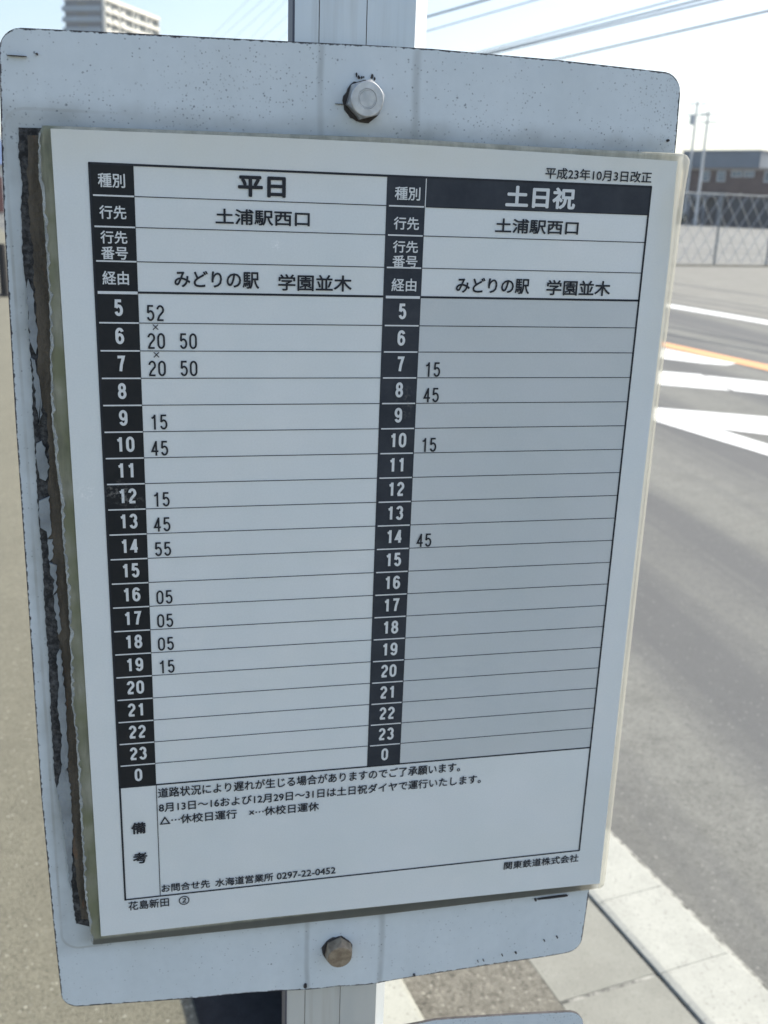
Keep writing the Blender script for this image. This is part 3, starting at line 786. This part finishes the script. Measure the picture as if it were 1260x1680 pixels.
word("route_name", "みどりの駅", 11.7, 39.0, 2.6, 7.9, 0.11, BK); word("route_name", "学園並木", 45.5, 70.2, 2.2, 7.4, 0.11, BK)
word("route_name", "みどりの駅", 107.0, 133.6, 2.4, 7.5, 0.11, BK); word("route_name", "学園並木", 140.2, 164.2, 2.2, 7.3, 0.11, BK)
word("revision_date", "平成23年10月3日改正", 136.4, 175.6, 41.1, 44.7, 0.06, BK)
def time(c0, row, s_, dz=0.0): number("departure_time", s_, c0, -P*row-3.2-dz, 5.2, 2.5, 3.15, 0.62, BK)
for r_, ss in ((0, "52"), (1, "20"), (2, "20"), (4, "15"), (5, "45"), (7, "15"), (8, "45"), (9, "55"), (11, "05"), (12, "05"), (13, "05"), (14, "15")): time(5.25, r_, ss)
time(15.6, 1, "50"); time(15.6, 2, "50")
for r_ in (1, 2):
    z_ = -P*r_
    v, f = [], []
    for sg in (1, -1):
        for dx, dz_ in ((-1, -1), (1, 1)): pass
        cx_, cz_, q_ = 5.15, z_-1.25, 0.85
        nx, nz_ = 0.10, -0.10*sg
        k_ = len(v); dy = -0.000012*(sg > 0)
        v += [((cx_-q_-nx)/1000, dy, (cz_-q_*sg-nz_)/1000), ((cx_-q_+nx)/1000, dy, (cz_-q_*sg+nz_)/1000), ((cx_+q_+nx)/1000, dy, (cz_+q_*sg+nz_)/1000), ((cx_+q_-nx)/1000, dy, (cz_+q_*sg-nz_)/1000)]
        f.append((k_, k_+1, k_+2, k_+3))
    ink_obj("cross_mark", v, f, BK, -0.00030)
for r_, ss in ((2, "15"), (3, "45"), (5, "15"), (9, "45")): time(100.0, r_, ss, 0.35)
word("note_line", "道路状況により遅れが生じる場合がありますのでご了承願います。", 0.6, 119.8, -187.6, -183.4, 0.07, BK)
word("note_line", "8月13日～16および12月29日～31日は土日祝ダイヤで運行いたします。", 0.7, 129.0, -193.9, -189.9, 0.07, BK)
word("note_line", "△⋯休校日運行　×⋯休校日運休", 0.8, 62.3, -199.7, -195.7, 0.07, BK)
word("contact_line", "お問合せ先", 0.6, 19.2, -230.2, -226.6, 0.07, BK); word("contact_line", "水海道営業所", 21.4, 44.3, -230.3, -226.6, 0.07, BK); word("contact_line", "0297-22-0452", 45.8, 69.6, -230.0, -227.0, 0.07, BK)
word("note_heading", "備", -9.7, -4.6, -202.4, -197.6, 0.17, BK); word("note_heading", "考", -9.6, -4.5, -215.7, -211.0, 0.17, BK)
word("stop_name", "花島新田", -12.2, 3.2, -236.9, -232.9, 0.06, BK); word("stop_name", "②", 7.1, 11.1, -237.0, -233.0, 0.06, BK)
word("company_name", "関東鉄道株式会社", 142.2, 175.9, -237.4, -233.6, 0.07, BK)

# ------------------------------------------------------------ lower board
lower = empty("lower_board", "second white board on the post, only its top edge showing below the timetable", "sign board", T0)
dz = -405.2
topl_ = [(-41, 80+dz+3), (60, 84+dz), (113.7, 87.7+dz), (150, 84.3+dz), (180, 81+dz), (186, 80.2+dz)]
botl = [(x, z+dz) for x, z in bot]
leftl = [(a-dz, x+3) for a, x in left]; rgtl = [(a-dz, x+4.6) for a, x in rgt]
make_panel("panel", topl_, botl, leftl, rgtl, 7.5, 0.005, lower, M['panel_low'], 0.0)

# ------------------------------------------------------------ fence
fence = empty("lattice_fence", "grey wire lattice fence with steel posts across the road", "fence", FO + Vector((0, 0, ROAD_Z)), math.atan2(FE.y, FE.x))
FH, FL0, FL1 = 2.0, -13.0, 46.0
post_s = [s for s in [1.36 + 2.01*k for k in range(-7, 23)]]
for s in post_s:
    bm = bmesh.new(); box(bm, s-0.024, s+0.024, -0.024, 0.024, 0, FH+0.03, bev=0.006)
    link("post", bm, M['steel_dark'], fence)
bm = bmesh.new()
pw, ph = 0.465, 0.665
r = 0.0105
z0, z1 = 0.10, FH
def clip_bar(sx, dirn):
    # a bar climbing from (sx, z0) in direction dirn
    dx = dirn * pw / ph * (z1 - z0)
    tube(bm, [(sx, -0.02 if dirn > 0 else 0.02, z0), (sx+dx, -0.02 if dirn > 0 else 0.02, z1)], r, 4)
s = FL0
while s < FL1:
    clip_bar(s, 1); clip_bar(s, -1); s += pw
link("wire_lattice", bm, M['steel'], fence)
bm = bmesh.new(); tube(bm, [(FL0, 0, FH), (FL1, 0, FH)], 0.022, 8); link("top_rail", bm, M['steel_dark'], fence)
bm = bmesh.new(); box(bm, FL0, FL1, -0.25, 0.10, -0.1, 0.045, bev=0.01); link("footing", bm, M['footing'], fence)

# ------------------------------------------------------------ brown building
bo = empty("brown_building", "low brown building with a blue-grey fascia beyond the lattice fence", "building", (0, 0, 0))
K110 = 1.375
L0 = CAM + (Vector((37.55, 70.30, 0)) - CAM) * K110; L0.z = 0
R0 = CAM + (Vector((40.80, 65.30, 0)) - CAM) * K110; R0.z = 0
e = (R0 - L0); LEN = e.length; e.normalize()
nf = Vector((e.y, -e.x, 0))
if nf.dot(CAM - L0) < 0: nf = -nf
PXM = LEN / 130.0
def zpx(y): return EYE + (349.5 - y) * 0.0565
def bpart(name, mat, *boxes, parent=bo):
    bm = bmesh.new()
    for b in boxes: obox(bm, L0, e, nf, *b)
    return link(name, bm, mat, parent)
GZ = -0.2
S = lambda px: (px - 1127) * PXM
wall = bpart("wall", M['brown_wall'], (S(1127), S(1330), -14, 0, GZ, zpx(274)))
bpart("roof_fascia", M['fascia'], (S(1126), S(1254.5), -8, 0.35, zpx(274)+0.003, zpx(247)))
bpart("roof_cap", M['frame'], (S(1126), S(1256.5), -8.2, 0.5, zpx(247)+0.003, zpx(245.6)))
for a, b, y0, y1 in ((1161, 1174, 279, 297), (1186, 1200, 279, 297), (1209, 1227, 278, 289), (1229, 1246, 278, 289), (1262, 1280, 279, 297)):
    w = bpart("window", M['frame'], (S(a), S(b), 0.003, 0.10, zpx(y1), zpx(y0)))
    bpart("pane", M['glass'], (S(a)+.12, S((a+b)/2)-.04, 0.06, 0.13, zpx(y1)+.1, zpx(y0)-.1), (S((a+b)/2)+.04, S(b)-.12, 0.06, 0.13, zpx(y1)+.1, zpx(y0)-.1), parent=w)
bpart("eave_band", M['beige_trim'], (S(1127), S(1330), 0.003, 0.25, zpx(278), zpx(274.6)))
bpart("canopy", M['canopy'], (S(1152), S(1206), 0.003, 1.4, zpx(322), zpx(315)))
bpart("shop_front", M['shutter'], (S(1128), S(1206), 0.004, 0.3, GZ, zpx(322)-.01))
bpart("shop_front", M['shutter'], (S(1207), S(1330), 0.004, 0.22, GZ, zpx(323)))
for a in (1153, 1179, 1204): bpart("pillar", M['canopy'], (S(a)-.12, S(a)+.12, 0.9, 1.14, GZ, zpx(322)-.003))
lamp = bpart("wall_lamp", M['beige_trim'], (S(1229.5), S(1232.5), 0.25, 0.6, zpx(319), zpx(315)))
bpart("wall_lamp", M['beige_trim'], (S(1135), S(1138), 0.003, 0.4, zpx(285), zpx(281)))

# shrub left of the building's canopy
def shrub(name, base, h, w, n_leaf, label, seed):
    rr = random.Random(seed)
    root = empty(name, label, "shrub", base)
    bm = bmesh.new()
    for k in range(5):
        a = rr.uniform(0, 6.28)
        tube(bm, [(0, 0, 0), (0.15*w*math.cos(a), 0.15*w*math.sin(a), h*.4), (0.35*w*math.cos(a), 0.35*w*math.sin(a), h*.8)], 0.04, 5, 0.01)
    link("stem", bm, M['bark'], root)
    bm = bmesh.new()
    for k in range(n_leaf):
        a = rr.uniform(0, 6.28); t_ = rr.random()**0.5; zz_ = rr.uniform(0.1, 1)
        rad_ = w*0.5*t_*math.sin(math.pi*min(.92, .18 + zz_*.78))*rr.uniform(.75, 1.1)
        c = Vector((rad_*math.cos(a), rad_*math.sin(a), zz_*h)); q = Vector((rr.gauss(0, 1), rr.gauss(0, 1), rr.gauss(0, 1))).to_track_quat('Z', 'Y')
        s_ = rr.uniform(.07, .15)
        v = [bm.verts.new(c + q @ Vector(p)) for p in ((-s_, -s_*.5, 0), (s_, -s_*.5, 0), (s_*.8, s_*.6, .02), (-s_*.8, s_*.6, .02))]
        bm.faces.new(v)
    me_o = link("foliage", bm, M['leaf'], root)
shp = L0 + e*S(1146) + nf*3.0
shrub("shrub", (shp.x, shp.y, 0.2), 1.5, 2.6, 900, "round dark green shrub at the foot of the brown building", 4)

# ------------------------------------------------------------ utility poles
def up_pole(base, h, label, arms, transformer):
    root = empty("utility_pole", label, "utility pole", base, 0, "utility poles beyond the fence")
    bm = bmesh.new(); tube(bm, [(0, 0, -0.3), (0, 0, h)], 0.15, 10, 0.10); link("pole", bm, M['pole_concrete'], root, smooth=False)
    d = Vector((math.cos(-0.5), math.sin(-0.5), 0))
    for z, L in arms:
        bm = bmesh.new(); p = d*L
        tube(bm, [(-p.x, -p.y-.15, z), (p.x, p.y-.15, z)], 0.045, 6); a = link("crossarm", bm, M['steel'], root)
        for t_ in (-0.92, -0.45, 0.45, 0.92):
            bm = bmesh.new(); q = d*L*t_
            tube(bm, [(q.x, q.y-.15, z+.04), (q.x, q.y-.15, z+.2)], 0.05, 6, 0.035); link("insulator", bm, M['porcelain'], a)
    if transformer:
        bm = bmesh.new(); tube(bm, [(-0.42, -.2, transformer), (-0.45, -.2, transformer+.9)], 0.26, 10); link("transformer", bm, M['steel'], root)
    return root
up_pole((51.5, 95.3, 0.3), 11.4, "taller utility pole with a wide crossarm rising behind the board's right edge", ((11.1, 1.1), (10.1, 0.9)), 9.2)
up_pole((50.2, 90.6, 0.28), 10.1, "shorter utility pole standing in front of the brown building", ((9.8, 0.75), (9.1, 0.75)), None)

# ------------------------------------------------------------ overhead wires
def wire(label, x, y, z, az, L0_, L1_, r, group, mat, sag=0.0):
    d = Vector((math.sin(RAD(az)), math.cos(RAD(az)), 0))
    pts = []
    for i in range(25):
        t_ = L0_ + (L1_-L0_)*i/24
        k = (t_-L0_)/(L1_-L0_)
        pts.append(Vector((x, y, z)) + d*t_ - Vector((0, 0, sag*4*k*(1-k))))
    bm = bmesh.new(); tube(bm, pts, r*0.68, 6)
    return tag(link("overhead_wire", bm, mat), label, "wire", group)
G1 = "overhead wires along the road"; AZ = -10.0
wire("thick dark overhead wire crossing highest, next to the post's right side", 9.08, 31.85, 7.0, -14.5, -26, 38, 0.045, G1, M['cable'])
wire("faint thin overhead wire second from the post's right side", 10.1, 32.8, 7.0, -12.6, -26, 60, 0.028, G1, M['cable_far'])
wire("upper strand of the close bundle of overhead wires right of the post", 13.3, 34.7, 7.0, -9.0, -26, 70, 0.030, G1, M['cable'])
wire("thick middle strand of the close bundle of overhead wires right of the post", 13.75, 34.7, 7.0, -9.8, -26, 70, 0.042, G1, M['cable'])
wire("lower strand of the close bundle of overhead wires right of the post", 14.15, 34.3, 7.0, -10.6, -26, 70, 0.040, G1, M['cable'])
wire("lowest overhead wire, alone below the bundle on the right", 16.65, 34.5, 7.0, -7.9, -26, 60, 0.048, G1, M['cable'])
G2 = "thin far overhead wires left of the post"
names = ["leftmost of the six thin overhead wires between the tower and the post", "second from the left of the six thin overhead wires left of the post", "third from the left of the six thin overhead wires left of the post",
         "fourth from the left of the six thin overhead wires left of the post", "fifth from the left of the six thin overhead wires, meeting the post", "rightmost and shortest of the six thin overhead wires left of the post"]
for nm, (p, q) in zip(names, (((8.36, 147.8), (10.56, 122.35)), ((9.64, 148.8), (12.1, 121.7)), ((11.29, 149.1), (13.51, 121.0)), ((13.38, 148.7), (14.59, 120.6)), ((14.85, 148.5), (15.99, 129.2)), ((17.15, 149.1), (17.48, 139.2)))):
    az = math.degrees(math.atan2(p[0]-q[0], p[1]-q[1]))
    wire(nm, p[0], p[1], 22.0, az, -70, 120, 0.028, G2, M['cable_far'])

# ------------------------------------------------------------ apartment tower
def azv(a): return Vector((math.sin(RAD(a)), math.cos(RAD(a)), 0))
TD = 350.0
tc = CAM + azv(-2.35)*TD; tc.z = 0
dr = azv(26.7); dl = azv(26.7-90)
def hit(p, d, az):      # distance along d until the ray of that azimuth
    n_ = Vector((math.cos(RAD(az)), -math.sin(RAD(az)), 0)); return -(p - CAM).dot(n_) / d.dot(n_)
LR, LL = hit(tc, dr, 0.30), hit(tc, dl, -4.15)
TH_ = EYE + TD*math.tan(RAD(9.15))
tower = empty("apartment_tower", "tall cream apartment tower with rows of balconies far away at upper left", "building", (0, 0, 0))
nr = Vector((dr.y, -dr.x, 0)); nl = Vector((dl.y, -dl.x, 0))
if nr.dot(CAM-tc) < 0: nr = -nr
if nl.dot(CAM-tc) < 0: nl = -nl
bm = bmesh.new()
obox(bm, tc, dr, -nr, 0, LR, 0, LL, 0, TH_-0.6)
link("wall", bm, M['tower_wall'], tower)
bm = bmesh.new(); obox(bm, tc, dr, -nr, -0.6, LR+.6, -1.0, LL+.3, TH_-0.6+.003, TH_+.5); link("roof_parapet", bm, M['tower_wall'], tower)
bm = bmesh.new(); obox(bm, tc, dl, nl, 0.1, LL, 0.003, 0.12, 0, TH_-0.61); link("shaded_side_face", bm, M['tower_side'], tower)  # left face covered in the colour that carries its shade
FLH = 3.0
nfl = int((TH_-0.6)/FLH)
rest = bmesh.new()
bays = 8; bw = LR/bays
for k in range(nfl):
    zb = TH_-0.6-(k+1)*FLH
    if zb < 1: continue
    bm = bmesh.new()
    # curved-looking balcony fronts on the sunny side, flat bands on the shaded side
    obox(bm, tc, dr, nr, 0.0, LR, 0.003, 0.9, zb-0.25, zb+0.75)
    for b in range(bays):
        if b < 3: obox(bm, tc, dr, nr, b*bw + bw*.05, b*bw + bw*.62, 0.905, 1.15, zb-0.1, zb+1.25)
    link("balcony", bm, M['tower_wall'], tower)
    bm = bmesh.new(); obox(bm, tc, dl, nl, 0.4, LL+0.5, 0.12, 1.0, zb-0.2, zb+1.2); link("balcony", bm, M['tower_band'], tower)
    for b in range(bays):
        s0, s1 = b*bw + bw*.16, (b+1)*bw - bw*.10
        tgt = bmesh.new() if k < 6 else rest
        obox(tgt, tc, dr, nr, s0, s1, 0.003, 0.08, zb+0.8, zb+2.68)
        if k < 6: link("window", tgt, M['tower_glass'], tower)
    tgt = bmesh.new() if k < 6 else rest
    obox(tgt, tc, dl, nl, LL*.40, LL*.66, 0.125, 0.20, zb+1.15, zb+2.5)
    if k < 6: link("window", tgt, M['tower_glass'], tower)
lw = link("lower_windows", rest, M['tower_glass'], tower); lw["kind"] = "stuff"
for b in range(0, bays+1, 2):
    bm = bmesh.new(); obox(bm, tc, dr, nr, b*bw-.18, b*bw+.18, 0.003, 0.9, 0, TH_-0.61); link("pier", bm, M['tower_wall'], tower)

# ------------------------------------------------------------ left background
hp = CAM + azv(-9.6)*62; hp.z = 0
he = azv(-9.6+90-8); hn = Vector((he.y, -he.x, 0))
if hn.dot(CAM-hp) < 0: hn = -hn
house = empty("white_house", "white house with a blue roof far behind the board's left edge", "house", (0, 0, 0))
bm = bmesh.new(); obox(bm, hp, he, hn, -6, 2.45, -7, 0, -0.1, 2.6); link("wall", bm, M['house_wall'], house)
bm = bmesh.new()
rp = []
for s in (-6.5, 2.7):
    for d, z in ((0.6, 2.55), (-3.5, 4.3), (-7.6, 2.55)):
        p = hp + he*s + hn*d; rp.append(bm.verts.new((p.x, p.y, z)))
for q in ((0, 1, 4, 3), (1, 2, 5, 4), (2, 0, 3, 5), (0, 2, 1), (3, 4, 5)): bm.faces.new([rp[i] for i in q])
link("roof", bm, M['roof_blue'], house)
bm = bmesh.new(); obox(bm, hp, he, hn, 0.9, 2.1, 0.003, 0.1, 0, 1.9); link("door", bm, M['red_door'], house)
bm = bmesh.new(); obox(bm, hp, he, hn, -3.2, -1.4, 0.003, 0.1, 0.9, 2.0); wf = link("window", bm, M['frame'], house)
bm = bmesh.new(); obox(bm, hp, he, hn, -3.1, -1.5, 0.09, 0.13, 1.0, 1.9); link("pane", bm, M['glass'], wf)
bol = empty("bollard", "short black rubber bollard on the pavement at the board's left edge", "bollard", (-1.948, 13.66, 0))
bm = bmesh.new(); tube(bm, [(0, 0, 0), (0, 0, .03), (0, 0, .60), (0, 0, .66)], 0.055, 14, 0.05); link("body", bm, M['rubber'], bol)
bm = bmesh.new(); tube(bm, [(0, 0, 0), (0, 0, .025)], 0.11, 16); link("base", bm, M['rubber'], bol)

# ------------------------------------------------------------ haze
bm = bmesh.new()
box(bm, -330, 420, -260, 620, -1.2, 75)
hz = link("haze", bm, bpy.data.materials.new("thin_haze")); hz["kind"] = "stuff"
hm = hz.data.materials[0]; hm.use_nodes = True
ht = hm.node_tree
for nd in list(ht.nodes):
    if nd.type == 'BSDF_PRINCIPLED': ht.nodes.remove(nd)
pv = ht.nodes.new("ShaderNodeVolumePrincipled")
pv.inputs["Color"].default_value = (0.92, 0.96, 1.0, 1)
pv.inputs["Density"].default_value = 0.00042
pv.inputs["Anisotropy"].default_value = 0.3
ht.links.new(pv.outputs[0], ht.nodes["Material Output"].inputs["Volume"])
